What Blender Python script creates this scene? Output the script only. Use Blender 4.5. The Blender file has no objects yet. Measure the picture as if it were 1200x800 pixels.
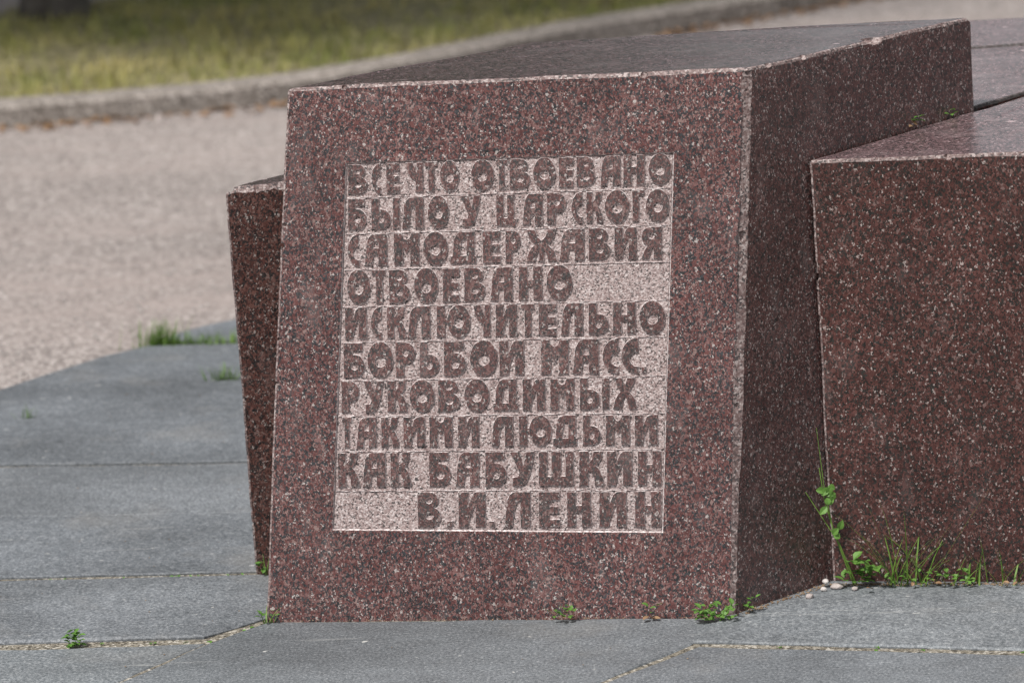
import bpy, bmesh, math, random
from mathutils import Vector, Matrix, noise
from mathutils.geometry import tessellate_polygon

S = bpy.context.scene
COL = S.collection
V = Vector
rad = math.radians
rng = random.Random(7)

# ------------------------------------------------------------------ camera
cam_data = bpy.data.cameras.new('camera')
cam = bpy.data.objects.new('camera', cam_data)
COL.objects.link(cam)
RT, UP, FW = V((0.9990, -0.0099, -0.0425)), V((0.0436, 0.2270, 0.9729)), V((0.0, 0.9738, -0.2272))
M = Matrix((RT, UP, -FW)).transposed().to_4x4()
M.translation = V((0, 0, 1.7))
cam.matrix_world = M
cam_data.sensor_width = 36
cam_data.lens = 135
cam_data.clip_end = 2000
cam_data.dof.use_dof = True
cam_data.dof.focus_distance = 5.66
cam_data.dof.aperture_fstop = 5.0
S.camera = cam

# ------------------------------------------------------------------ light
SUN_DIR = V((-0.60, -0.80, 0.0)).normalized()      # horizontal direction towards the sun
EL = rad(58)
to_sun = SUN_DIR * math.cos(EL) + V((0, 0, math.sin(EL)))
world = bpy.data.worlds.new('World')
S.world = world
world.use_nodes = True
wt = world.node_tree
bg = wt.nodes['Background']
sky = wt.nodes.new('ShaderNodeTexSky')
sky.sky_type = 'NISHITA'
sky.sun_disc = False
sky.sun_elevation = EL
sky.sun_rotation = math.atan2(SUN_DIR.x, SUN_DIR.y)
sky.air_density = 1.0
sky.dust_density = 3.0
hs = wt.nodes.new('ShaderNodeHueSaturation')        # thin cloud takes most of the blue out of the sky
hs.inputs['Saturation'].default_value = 0.2
wt.links.new(sky.outputs[0], hs.inputs['Color'])
wt.links.new(hs.outputs[0], bg.inputs['Color'])
bg.inputs['Strength'].default_value = 0.088
sd = bpy.data.lights.new('sun', 'SUN')
sd.energy = 2.9
sd.angle = rad(6)
sd.color = (1.0, 0.955, 0.90)
sun = bpy.data.objects.new('sun', sd)
COL.objects.link(sun)
sun.rotation_euler = (-to_sun).to_track_quat('-Z', 'Y').to_euler()
sun.location = (0, 0, 8)
S.view_settings.view_transform = 'Standard'
S.view_settings.look = 'None'
S.view_settings.gamma = 1
S.view_settings.use_curve_mapping = False
S.view_settings.exposure = 0.75

# ------------------------------------------------------------------ material helpers
class NT:
    def __init__(self, name):
        self.m = bpy.data.materials.new(name)
        self.m.use_nodes = True
        self.t = self.m.node_tree
        self.p = self.t.nodes['Principled BSDF']
        self.tc = self.t.nodes.new('ShaderNodeTexCoord')
    def n(self, typ, **kw):
        nd = self.t.nodes.new(typ)
        for k, v in kw.items():
            setattr(nd, k, v)
        return nd
    def put(self, sock, v):
        if hasattr(v, 'is_output'):
            self.t.links.new(v, sock)
        else:
            sock.default_value = v
    def mapping(self, vec, scale=(1, 1, 1), rot=(0, 0, 0), loc=(0, 0, 0)):
        nd = self.n('ShaderNodeMapping')
        self.put(nd.inputs['Vector'], vec)
        nd.inputs['Scale'].default_value = scale
        nd.inputs['Rotation'].default_value = rot
        nd.inputs['Location'].default_value = loc
        return nd.outputs[0]
    def noise(self, vec, scale, detail=4, rough=0.55, out='Fac'):
        nd = self.n('ShaderNodeTexNoise')
        self.put(nd.inputs['Vector'], vec)
        nd.inputs['Scale'].default_value = scale
        nd.inputs['Detail'].default_value = detail
        nd.inputs['Roughness'].default_value = rough
        return nd.outputs[out]
    def voro(self, vec, scale, out='Color', feature='F1', rnd=1.0):
        nd = self.n('ShaderNodeTexVoronoi', feature=feature)
        self.put(nd.inputs['Vector'], vec)
        nd.inputs['Scale'].default_value = scale
        nd.inputs['Randomness'].default_value = rnd
        return nd.outputs[out]
    def ramp(self, fac, stops, interp='LINEAR'):
        nd = self.n('ShaderNodeValToRGB')
        cr = nd.color_ramp
        cr.interpolation = interp
        while len(cr.elements) > 1:
            cr.elements.remove(cr.elements[-1])
        first = True
        for pos, c in stops:
            c = (c, c, c, 1) if isinstance(c, (int, float)) else (*c, 1)
            if first:
                e = cr.elements[0]; e.position = pos; first = False
            else:
                e = cr.elements.new(pos)
            e.color = c
        self.put(nd.inputs[0], fac)
        return nd.outputs[0]
    def mix(self, fac, a, b, mode='MIX'):
        nd = self.n('ShaderNodeMix', data_type='RGBA', blend_type=mode)
        self.put(nd.inputs[0], fac)
        for s, v in ((nd.inputs[6], a), (nd.inputs[7], b)):
            if isinstance(v, (int, float)): v = (v, v, v, 1)
            elif isinstance(v, tuple) and len(v) == 3: v = (*v, 1)
            self.put(s, v)
        return nd.outputs[2]
    def math(self, op, a, b=0.0):
        nd = self.n('ShaderNodeMath', operation=op)
        self.put(nd.inputs[0], a); self.put(nd.inputs[1], b)
        return nd.outputs[0]
    def sep(self, col):
        nd = self.n('ShaderNodeSeparateColor')
        self.put(nd.inputs[0], col)
        return nd.outputs
    def vadd(self, a, b, scale):
        sc = self.n('ShaderNodeVectorMath', operation='SCALE')
        self.put(sc.inputs[0], b); sc.inputs['Scale'].default_value = scale
        ad = self.n('ShaderNodeVectorMath', operation='ADD')
        self.put(ad.inputs[0], a); self.t.links.new(sc.outputs[0], ad.inputs[1])
        return ad.outputs[0]
    def bump(self, h, strength, dist):
        nd = self.n('ShaderNodeBump')
        nd.inputs['Strength'].default_value = strength
        nd.inputs['Distance'].default_value = dist
        self.put(nd.inputs['Height'], h)
        self.t.links.new(nd.outputs[0], self.p.inputs['Normal'])
    def finish(self, color, rough, spec=0.5):
        self.put(self.p.inputs['Base Color'], color)
        self.put(self.p.inputs['Roughness'], rough)
        self.p.inputs['Specular IOR Level'].default_value = spec
        return self.m

def granite(name, black, reds, pink, pale, cuts, grain=150, rough=0.4, bump=0.25, wear=0.0, gain=1.0, spec=0.5):
    """speckled red granite: angular mineral grains of three sizes"""
    k = NT(name)
    o = k.tc.outputs['Object']
    wob = k.noise(o, 260, 2, 0.6, 'Color')
    v = k.vadd(k.mapping(o, scale=(1, 1, 0.78), rot=(0, 0.35, 0)), wob, 0.0035)
    v1 = k.sep(k.voro(v, grain))
    v2 = k.sep(k.voro(k.mapping(v, loc=(3.1, 1.7, 0.4)), grain * 2.1))
    v3 = k.sep(k.voro(k.mapping(v, loc=(7.7, 2.2, 5.1)), grain * 0.62))
    a, b, c = cuts
    stops = [(0.0, black), (a * 0.55, tuple(x * 1.9 for x in black)), (a, reds[0]), (a + (b - a) * 0.35, reds[1]),
             (a + (b - a) * 0.7, reds[2]), (b, pink), (c, pale)]
    c1 = k.ramp(v1[0], stops, 'CONSTANT')
    c2 = k.ramp(v2[0], stops, 'CONSTANT')
    c3 = k.ramp(v3[0], [(0, reds[0]), (0.3, reds[1]), (0.62, reds[2]), (0.86, pink)], 'CONSTANT')
    col = k.mix(k.ramp(v2[1], [(0, 0), (0.44, 1)], 'CONSTANT'), c1, c2)
    col = k.mix(k.ramp(v1[2], [(0, 0), (0.90, 1)], 'CONSTANT'), col, c3)
    big = k.noise(o, 9, 4)
    col = k.mix(0.75, col, k.ramp(big, [(0.3, 0.72 * gain), (0.7, 1.22 * gain)]), 'MULTIPLY')
    if wear:
        w = k.ramp(k.noise(k.mapping(o, scale=(1, 1, 0.5)), 22, 6, 0.7), [(0.55, 0), (0.8, wear)])
        col = k.mix(w, col, (0.42, 0.37, 0.36))
    k.bump(k.noise(v, 420, 3, 0.7), bump, 0.0015)
    rg = k.ramp(k.noise(o, 14, 5, 0.6), [(0.3, rough * 0.8), (0.7, min(1, rough * 1.25))])
    return k.finish(col, rg, spec)

REDS = ((0.070, 0.028, 0.027), (0.106, 0.043, 0.040), (0.148, 0.078, 0.074))
G_FRONT = granite('honed_red_granite', (0.019, 0.020, 0.022), REDS, (0.190, 0.128, 0.118), (0.34, 0.305, 0.292),
                  (0.40, 0.87, 0.966), 295, 0.42, 0.3, 0.16, 1.0, 0.3)
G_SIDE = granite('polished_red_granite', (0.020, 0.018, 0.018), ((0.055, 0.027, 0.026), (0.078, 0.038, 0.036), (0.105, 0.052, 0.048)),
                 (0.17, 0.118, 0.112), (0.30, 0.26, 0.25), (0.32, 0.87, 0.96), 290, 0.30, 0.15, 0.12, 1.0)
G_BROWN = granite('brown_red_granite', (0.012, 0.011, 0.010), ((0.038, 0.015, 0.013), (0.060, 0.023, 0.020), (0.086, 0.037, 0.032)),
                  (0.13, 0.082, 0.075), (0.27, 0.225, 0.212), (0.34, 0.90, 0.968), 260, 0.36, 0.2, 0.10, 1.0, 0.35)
G_LEFT = granite('dull_red_granite', (0.014, 0.013, 0.013), ((0.060, 0.026, 0.022), (0.095, 0.041, 0.034), (0.135, 0.066, 0.056)), (0.17, 0.115, 0.103), (0.31, 0.27, 0.255),
                 (0.34, 0.87, 0.958), 265, 0.45, 0.3, 0.15, 1.0, 0.3)
G_LETTER = granite('letter_granite', (0.025, 0.022, 0.022), ((0.056, 0.025, 0.024), (0.088, 0.039, 0.036), (0.122, 0.064, 0.060)),
                   (0.17, 0.115, 0.107), (0.30, 0.265, 0.255), (0.38, 0.87, 0.965), 300, 0.5, 0.3, 0.12, 1.0)
def edge_granite(name, g):
    k = NT(name)
    o = k.tc.outputs['Object']
    v = k.vadd(o, k.noise(o, 260, 2, 0.6, 'Color'), 0.003)
    c = k.ramp(k.sep(k.voro(v, 330))[0], [(0, (0.05, 0.042, 0.042)), (0.2, (0.13, 0.088, 0.083)), (0.5, (0.21, 0.16, 0.153)), (0.8, (0.33, 0.28, 0.27))], 'CONSTANT')
    c = k.mix(k.ramp(k.noise(o, 30, 5, 0.7), [(0.45, 0), (0.65, 0.55)]), c, (0.115, 0.068, 0.064))
    c = k.mix(1.0, c, g, 'MULTIPLY')
    k.bump(k.noise(v, 500, 3, 0.7), 0.5, 0.002)
    return k.finish(c, 0.65)
G_EDGE = edge_granite('broken_granite_edge', 1.0)
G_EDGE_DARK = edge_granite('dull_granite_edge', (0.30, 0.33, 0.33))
def tops(name, g):
    k = NT(name)
    o = k.tc.outputs['Object']
    v = k.vadd(o, k.noise(o, 260, 2, 0.6, 'Color'), 0.003)
    c = k.ramp(k.sep(k.voro(v, 310))[0], [(0, (0.020, 0.019, 0.019)), (0.32, (0.052, 0.040, 0.040)), (0.7, (0.080, 0.062, 0.062)), (0.955, (0.15, 0.13, 0.13))], 'CONSTANT')
    d = k.ramp(k.noise(k.mapping(o, scale=(1, 2.6, 1)), 13, 7, 0.68), [(0.5, 0), (0.76, 0.5)])
    c = k.mix(d, c, (0.135, 0.128, 0.125))
    sp = k.ramp(k.noise(k.mapping(o, scale=(1, 3, 1), loc=(4, 0, 0)), 24, 3, 0.5), [(0.72, 0), (0.76, 0.7)])
    c = k.mix(sp, c, (0.42, 0.40, 0.39))
    c = k.mix(1.0, c, g, 'MULTIPLY')
    k.bump(k.noise(k.mapping(v, scale=(1, 1.6, 1)), 330, 3, 0.7), 0.25, 0.0012)
    return k.finish(c, k.ramp(k.noise(o, 11, 6, 0.65), [(0.3, 0.17), (0.75, 0.32)]), 0.75)
G_TOP = tops('weathered_polished_top', (1.05, 0.88, 0.92))
G_TOP_SKYTINT = tops('sky_tinted_polished_top', (1.75, 1.45, 1.52))  # paler, pinker base colour: reflected lilac sky painted into the top
def hammered():
    k = NT('bush_hammered_granite')
    o = k.tc.outputs['Object']
    v = k.vadd(o, k.noise(o, 300, 2, 0.6, 'Color'), 0.0035)
    a = k.sep(k.voro(v, 470))
    c = k.ramp(a[0], [(0, (0.045, 0.040, 0.040)), (0.15, (0.19, 0.135, 0.130)), (0.34, (0.285, 0.222, 0.214)), (0.62, (0.375, 0.312, 0.303)), (0.88, (0.49, 0.435, 0.427))], 'CONSTANT')
    c = k.mix(k.ramp(k.noise(o, 16, 5, 0.6), [(0.35, 0.0), (0.75, 0.35)]), c, (0.30, 0.245, 0.24))
    h = k.math('ADD', k.noise(v, 330, 4, 0.75), k.voro(v, 300, 'Distance'))
    k.bump(h, 0.5, 0.0022)
    return k.finish(c, 0.85, 0.3)
G_HAMMER = hammered()
def fresh():
    k = NT('chiselled_granite_line')
    o = k.tc.outputs['Object']
    v = k.vadd(o, k.noise(o, 300, 2, 0.6, 'Color'), 0.003)
    c = k.ramp(k.sep(k.voro(v, 330))[0], [(0, (0.26, 0.20, 0.195)), (0.3, (0.45, 0.385, 0.38)), (0.7, (0.60, 0.55, 0.545))], 'CONSTANT')
    k.bump(k.noise(v, 420, 3, 0.75), 0.5, 0.002)
    return k.finish(c, 0.8, 0.3)
G_LINE = fresh()
def slabs():
    k = NT('grey_stone_slab')
    o = k.tc.outputs['Object']
    st = k.mapping(o, scale=(1, 0.85, 1), rot=(0, 0, 0.18))
    sp = k.noise(st, 215, 4, 0.8)
    c = k.ramp(sp, [(0.34, (0.056, 0.064, 0.071)), (0.47, (0.111, 0.122, 0.133)), (0.57, (0.158, 0.171, 0.183)), (0.70, (0.31, 0.32, 0.327))])
    c = k.mix(0.8, c, k.ramp(k.noise(k.mapping(o, scale=(0.9, 1.5, 1)), 2.4, 6, 0.62), [(0.3, 0.58), (0.7, 1.26)]), 'MULTIPLY')
    c = k.mix(0.35, c, k.ramp(k.noise(o, 1.1, 3, 0.5), [(0.35, 0.72), (0.65, 1.2)]), 'MULTIPLY')
    c = k.mix(0.7, c, k.ramp(k.noise(st, 38, 5, 0.65), [(0.3, 0.78), (0.7, 1.2)]), 'MULTIPLY')
    spots = k.ramp(k.noise(k.mapping(o, scale=(1, 1.6, 1), loc=(1.2, 0, 0)), 42, 2, 0.4), [(0.745, 0), (0.765, 0.75)])
    c = k.mix(spots, c, (0.46, 0.46, 0.44))
    scr = k.noise(k.mapping(o, scale=(0.3, 5.0, 1), rot=(0, 0, 0.55)), 5.5, 3, 0.5)
    c = k.mix(k.ramp(scr, [(0.66, 0), (0.69, 0.22), (0.705, 0)]), c, (0.42, 0.42, 0.41))
    geo = k.n('ShaderNodeNewGeometry')
    c = k.mix(1.0, c, k.ramp(geo.outputs['Random Per Island'], [(0, (0.86, 0.87, 0.90)), (0.5, (1.0, 0.99, 1.0)), (1, (1.12, 1.12, 1.11))]), 'MULTIPLY')
    stain = k.ramp(k.noise(o, 3.2, 5, 0.6), [(0.56, 0), (0.75, 0.35)])
    c = k.mix(stain, c, (0.20, 0.185, 0.165))
    k.bump(k.math('ADD', sp, k.noise(st, 55, 4, 0.6)), 0.28, 0.003)
    return k.finish(c, k.ramp(k.noise(o, 7, 5), [(0.3, 0.5), (0.7, 0.72)]), 0.4)
M_SLAB = slabs()
def grit(name, cols, s, rough=0.9, bump=0.6, dist=0.006, big=0.9, streak=None):
    k = NT(name)
    o = k.tc.outputs['Object']
    v = k.vadd(o, k.noise(o, s * 0.8, 2, 0.6, 'Color'), 0.5 / s)
    c = k.ramp(k.sep(k.voro(v, s))[0], [(0, cols[0]), (0.25, cols[1]), (0.6, cols[2]), (0.88, cols[3])], 'CONSTANT')
    c = k.mix(0.8, c, k.ramp(k.noise(o, big, 6, 0.65), [(0.28, 0.72), (0.72, 1.2)]), 'MULTIPLY')
    if streak:
        f = k.noise(k.mapping(o, scale=(0.5, 2.2, 1), rot=(0, 0, 0.25)), 1.6, 5, 0.6)
        c = k.mix(k.ramp(f, [(0.45, 0), (0.68, 0.6)]), c, streak)
    k.bump(k.math('ADD', k.voro(v, s, 'Distance'), k.noise(o, s * 0.3, 4)), bump, dist)
    return k.finish(c, rough, 0.3)
M_GRAVEL = grit('pinkish_gravel', ((0.13, 0.113, 0.107), (0.215, 0.188, 0.178), (0.265, 0.235, 0.223), (0.37, 0.339, 0.325)), 130, dist=0.0025, bump=0.15, big=0.7, streak=(0.265, 0.224, 0.21))
M_SAND = grit('joint_sand', ((0.06, 0.053, 0.042), (0.145, 0.130, 0.103), (0.22, 0.200, 0.165), (0.36, 0.34, 0.30)), 240, dist=0.003)
M_SOIL = grit('lawn_soil', ((0.07, 0.06, 0.033), (0.14, 0.13, 0.06), (0.20, 0.18, 0.09), (0.30, 0.26, 0.15)), 60)
M_KERB = grit('kerb_concrete', ((0.12, 0.104, 0.092), (0.19, 0.168, 0.15), (0.24, 0.214, 0.194), (0.34, 0.31, 0.285)), 120, dist=0.003, big=5)
def plain(name, cols, scale, rough=0.6, spec=0.3, bump=0.0, trans=0.0):
    k = NT(name)
    o = k.tc.outputs['Object']
    c = k.ramp(k.noise(o, scale, 4, 0.6), [(0.3, cols[0]), (0.7, cols[1])])
    if bump: k.bump(k.noise(o, scale * 2, 4, 0.7), bump, 0.02)
    m = k.finish(c, rough, spec)
    if trans:
        k.p.inputs['Subsurface Weight'].default_value = 0.0
        tr = k.n('ShaderNodeBsdfTranslucent'); k.t.links.new(c, tr.inputs[0])
        mx = k.n('ShaderNodeMixShader'); mx.inputs[0].default_value = trans
        k.t.links.new(k.p.outputs[0], mx.inputs[1]); k.t.links.new(tr.outputs[0], mx.inputs[2])
        k.t.links.new(mx.outputs[0], k.t.nodes['Material Output'].inputs[0])
    return m
M_LEAF = plain('weed_leaf', ((0.065, 0.150, 0.026), (0.140, 0.280, 0.055)), 45, 0.5, 0.35, 0, 0.3)
M_LEAF_OLD = plain('dry_leaf', ((0.15, 0.085, 0.045), (0.24, 0.15, 0.085)), 40, 0.7)
M_BLADE = plain('grass_blade', ((0.085, 0.175, 0.025), (0.175, 0.28, 0.06)), 35, 0.5, 0.35, 0, 0.3)
M_LAWN = plain('lawn_grass', ((0.13, 0.175, 0.035), (0.47, 0.40, 0.165)), 3.2, 0.6, 0.25, 0, 0.3)
M_CROWN = plain('tree_leaf', ((0.030, 0.060, 0.015), (0.070, 0.115, 0.030)), 2.5, 0.5, 0.3, 0, 0.25)
M_BARK = plain('tree_bark', ((0.035, 0.030, 0.026), (0.10, 0.090, 0.08)), 14, 0.9, 0.2, 0.8)
M_PEBBLE = plain('pale_pebble', ((0.34, 0.31, 0.30), (0.52, 0.49, 0.47)), 60, 0.7)
M_PINKPEB = plain('pinkish_pebble', ((0.24, 0.21, 0.20), (0.38, 0.335, 0.32)), 60, 0.7)
M_STONES = plain('gravel_stone', ((0.15, 0.135, 0.128), (0.34, 0.312, 0.298)), 30, 0.85)
M_CRUMB = plain('soil_crumb', ((0.10, 0.06, 0.035), (0.25, 0.19, 0.13)), 60, 0.9)

# ------------------------------------------------------------------ object helpers
def link_mesh(name, verts, faces, mats, parent=None, fmat=None, smooth=False):
    org = parent_world(parent)
    me = bpy.data.meshes.new(name)
    me.from_pydata([tuple(V(v) - org) for v in verts], [], faces)
    for m in (mats if isinstance(mats, (list, tuple)) else [mats]):
        me.materials.append(m)
    if fmat:
        me.polygons.foreach_set('material_index', fmat)
    if smooth:
        me.polygons.foreach_set('use_smooth', [True] * len(me.polygons))
    me.update()
    o = bpy.data.objects.new(name, me)
    COL.objects.link(o)
    if parent: o.parent = parent
    return o
def parent_world(p):
    w = V((0, 0, 0))
    while p:
        w += p.location; p = p.parent
    return w
def thing(name, label, cat, loc, group=None):
    o = bpy.data.objects.new(name, None)
    o.empty_display_size = 0.05
    COL.objects.link(o)
    o.location = loc
    return tag(o, label, cat, group)
def tag(o, label, cat, group=None):
    o['label'] = label; o['category'] = cat
    if group: o['group'] = group
    return o
def kind(o, k):
    o['kind'] = k
    return o
def set_base(o, base):
    """move a mesh thing's origin to its base point"""
    base = V(base)
    o.data.transform(Matrix.Translation(-base)); o.location = base
    return o

# ------------------------------------------------------------------ ground, paving, kerb, lawn
def sheet(name, pts, z, mat):
    return kind(link_mesh(name, [(x, y, z) for x, y in pts], [list(range(len(pts)))], mat), 'structure')
sheet('ground', [(-600, -300), (600, -300), (600, 900), (-600, 900)], -0.007, M_GRAVEL)
EDGE = [(-3.2, 3.2), (-2.35, 4.9), (-1.75, 5.95), (-1.33, 6.58), (-0.973, 7.06), (-0.8875, 7.18), (-0.80, 7.30), (-0.7326, 7.385),
        (-0.672, 7.475), (-0.6164, 7.535), (-0.5558, 7.585), (-0.2, 7.75), (0.4, 7.9), (1.2, 7.9), (2.2, 7.6), (3.2, 7.0), (3.8, 6), (3.8, 3.2)]
sheet('joint_sand', [(x * 0.985, y * 0.997) for x, y in EDGE], -0.0024, M_SAND)

def rough_slab(bm, pts, ztop, tilt=(0, 0), bev=0.004, seed=0):
    """one paving slab: irregular cut edges, worn arris"""
    r = random.Random(seed)
    cx = sum(p[0] for p in pts) / len(pts); cy = sum(p[1] for p in pts) / len(pts)
    out = []
    for i in range(len(pts)):
        a, b = V(pts[i]), V(pts[(i + 1) % len(pts)])
        n = max(1, int((b - a).length / 0.05))
        nrm = V((-(b - a).y, (b - a).x)).normalized()
        for j in range(n):
            p = a.lerp(b, j / n)
            if j: p += nrm * r.uniform(-0.0022, 0.0022)
            out.append(p)
    zt = lambda p: ztop + (p.x - cx) * tilt[0] + (p.y - cy) * tilt[1]
    inner = []
    n = len(out)
    for i in range(n):
        a, b, c = out[i - 1], out[i], out[(i + 1) % n]
        d = ((b - a).normalized() + (c - b).normalized())
        d = d.normalized() if d.length > 1e-6 else (b - a).normalized()
        inner.append(b + V((-d.y, d.x)) * bev * r.uniform(0.6, 1.8))
    vb = [bm.verts.new((p.x, p.y, -0.05)) for p in out]
    vm = [bm.verts.new((p.x, p.y, zt(p) - bev * r.uniform(0.5, 1.2))) for p in out]
    vt = [bm.verts.new((p.x, p.y, zt(p))) for p in inner]
    bm.faces.new(vt)
    for i in range(n):
        j = (i + 1) % n
        bm.faces.new((vm[i], vm[j], vt[j], vt[i]))
        bm.faces.new((vb[i], vb[j], vm[j], vm[i]))
bm = bmesh.new()
SL = [  # counter-clockwise outlines on the ground, top height
    ([(-0.585, 5.247), (-0.95, 4.5), (-0.3, 4.5), (0.0925, 5.1475), (0.2395, 5.3120), (0.3015, 5.4330), (-0.383, 5.5120), (-0.466, 5.421)], 0.0, (0, 0)),      # front of the block
    ([(-2.2, 4.5), (-0.955, 4.5), (-0.588, 5.2495), (-0.470, 5.4205), (-0.779, 5.434), (-2.2, 5.05)], -0.001, (0, 0)),
    ([(-2.0, 5.360), (-0.776, 5.460), (-0.475, 5.446), (-0.395, 5.522), (-0.28, 5.62), (-0.30, 5.755), (-0.402, 5.7565), (-0.819, 5.781), (-1.75, 5.827)], 0.0035, (0, 0)),
    ([(-1.62, 5.936), (-0.819, 5.805), (-0.402, 5.778), (-0.20, 5.775), (-0.20, 6.11), (-0.4425, 6.125), (-0.763, 6.150), (-1.45, 6.24)], 0.002, (0, 0)),
    ([(-1.43, 6.2525), (-0.763, 6.1525), (-0.4425, 6.1275), (-0.20, 6.1135), (-0.20, 6.43), (-0.5276, 6.449), (-0.9034, 6.489), (-1.33, 6.55)], 0.001, (0, 0)),
    ([(-1.31, 6.576), (-0.9034, 6.503), (-0.5276, 6.461), (-0.20, 6.437), (-0.20, 7.352), (-0.53, 7.361), (-0.72, 7.375), (-0.80, 7.30), (-0.8875, 7.18), (-0.973, 7.06)], 0.003, (0, 0)),
    ([(-0.70, 7.395), (-0.53, 7.385), (0.1, 7.36), (0.1, 7.80), (-0.2, 7.74), (-0.5558, 7.585), (-0.6164, 7.535), (-0.672, 7.475)], 0.003, (0, 0)),
    ([(0.243, 5.3205), (0.72, 5.2165), (1.8, 4.98), (2.0, 5.55), (0.45, 5.75), (0.303, 5.465)], 0.002, (0, 0)),
    ([(0.099, 5.1415), (-0.28, 4.5), (1.8, 4.5), (1.8, 4.952), (0.70, 5.198), (0.250, 5.300)], 0.000, (0, 0)),
]
for i, (pts, z, tl) in enumerate(SL):
    rough_slab(bm, pts, z, tl, (0.003, 0.003, 0.004, 0.002, 0.0015, 0.002, 0.002, 0.003, 0.003)[i], 20 + i)
me = bpy.data.meshes.new('stone_paving'); bm.to_mesh(me); bm.free()
me.materials.append(M_SLAB)
pav = kind(bpy.data.objects.new('stone_paving', me), 'structure'); COL.objects.link(pav)

# kerb: a long low concrete edging that bends away to the right
KB = [(-12, 8.2), (-6, 9.1), (-3, 9.75), (-1.33, 10.06), (-0.95, 10.14), (-0.58, 10.27), (-0.25, 10.52), (0.02, 10.80), (0.29, 11.07), (0.675, 11.36), (1.04, 11.66), (2.2, 12.9), (5, 16.5), (9, 22)]
def smooth_path(p, n=6):
    out = []
    for i in range(len(p) - 1):
        p0, p1, p2, p3 = V(p[max(0, i - 1)]), V(p[i]), V(p[i + 1]), V(p[min(len(p) - 1, i + 2)])
        for k in range(n):
            t = k / n
            out.append(0.5 * ((2 * p1) + (p2 - p0) * t + (2 * p0 - 5 * p1 + 4 * p2 - p3) * t * t + (3 * p1 - p0 - 3 * p2 + p3) * t ** 3))
    out.append(V(p[-1]))
    return out
kp = smooth_path(KB)
prof = [(0.0, -0.05), (0.0, 0.044), (0.010, 0.053), (0.115, 0.055), (0.125, 0.046), (0.125, -0.02)]
vs, fs = [], []
for i, p in enumerate(kp):
    a, b = kp[max(0, i - 1)], kp[min(len(kp) - 1, i + 1)]
    d = (b - a).normalized(); nl = V((-d.y, d.x))
    jz = rng.uniform(-0.0008, 0.0008)
    for w, h in prof:
        q = p + nl * (w + rng.uniform(-0.0008, 0.0008)); vs.append((q.x, q.y, h + jz))
m = len(prof)
for i in range(len(kp) - 1):
    for j in range(m - 1):
        fs.append((i * m + j, (i + 1) * m + j, (i + 1) * m + j + 1, i * m + j + 1))
kind(link_mesh('kerb', vs, fs, M_KERB), 'structure')

# lawn behind the kerb
lk = []
for i, p in enumerate(kp):
    a, b = kp[max(0, i - 1)], kp[min(len(kp) - 1, i + 1)]
    d = (b - a).normalized(); q = p + V((-d.y, d.x)) * 0.12
    lk.append((q.x, q.y))
FAR = [(14, 34), (4, 34), (0.6, 16), (-0.60, 12.9), (-1.05, 12.33), (-1.62, 11.92), (-3, 11.6), (-12, 10.4)]
sheet('lawn', lk + FAR, 0.034, M_SOIL)
def inside(x, y, poly):
    c = False; j = len(poly) - 1
    for i in range(len(poly)):
        xi, yi = poly[i]; xj, yj = poly[j]
        if (yi > y) != (yj > y) and x < (xj - xi) * (y - yi) / (yj - yi) + xi: c = not c
        j = i
    return c
LAWN = lk + FAR
vs, fs = [], []
def blade(vs, fs, base, az, length, width, lean, bend, seg=3):
    d = V((math.cos(az), math.sin(az), 0)); sd_ = V((-d.y, d.x, 0))
    i0 = len(vs)
    for k in range(seg + 1):
        t = k / seg
        p = base + d * length * (lean * t + bend * t * t) + V((0, 0, 1)) * length * t * (1 - 0.35 * bend * t)
        w = width * (1 - t) ** 0.7 * 0.5
        if k < seg:
            vs += [p - sd_ * w, p + sd_ * w]
        else:
            vs.append(p)
    for k in range(seg - 1):
        a = i0 + 2 * k
        fs.append((a, a + 1, a + 3, a + 2))
    a = i0 + 2 * (seg - 1)
    fs.append((a, a + 1, a + 2))
n = 0
while n < 26000:
    x, y = rng.uniform(-3.2, 3.4), rng.uniform(9.6, 15.5)
    if not inside(x, y, LAWN): continue
    f = noise.noise(V((x * 1.6, y * 1.6, 0))) + 0.5 * noise.noise(V((x * 5, y * 5, 3)))
    n += 1
    if f < -0.25 and rng.random() < 0.75: continue
    blade(vs, fs, V((x, y, 0.032)), rng.uniform(0, 6.28), rng.uniform(0.018, 0.045) * (1.15 + 0.5 * f), 0.006, rng.uniform(0, 0.6), rng.uniform(0, 0.6), 2)
kind(link_mesh('lawn_grass', vs, fs, M_LAWN), 'stuff')

# loose stones of the gravel
OCT = [(1, 0, 0), (-1, 0, 0), (0, 1, 0), (0, -1, 0), (0, 0, 1), (0, 0, -1)]
OCF = [(0, 2, 4), (2, 1, 4), (1, 3, 4), (3, 0, 4), (2, 0, 5), (1, 2, 5), (3, 1, 5), (0, 3, 5)]
def stone(vs, fs, c, s, r=rng):
    i0 = len(vs); a = r.uniform(0, 6.28); ca, sa = math.cos(a), math.sin(a)
    k = (r.uniform(0.7, 1.3), r.uniform(0.6, 1.1), r.uniform(0.4, 0.8))
    for x, y, z in OCT:
        j = r.uniform(0.75, 1.15)
        x, y, z = x * k[0] * j, y * k[1] * j, z * k[2] * j
        vs.append((c[0] + s * (x * ca - y * sa), c[1] + s * (x * sa + y * ca), c[2] + s * z))
    for f in OCF: fs.append(tuple(i0 + q for q in f))
vs, fs = [], []
PAVE = EDGE
n = 0
while n < 15000:
    x, y = rng.uniform(-1.9, 1.7), 6.2 + 6.0 * rng.random() ** 1.3
    n += 1
    if inside(x, y, PAVE) or inside(x, y, LAWN): continue
    stone(vs, fs, (x, y, -0.006), 0.003 + 0.007 * rng.random() ** 3)
kind(link_mesh('gravel_stones', vs, fs, M_STONES), 'stuff')

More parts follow.
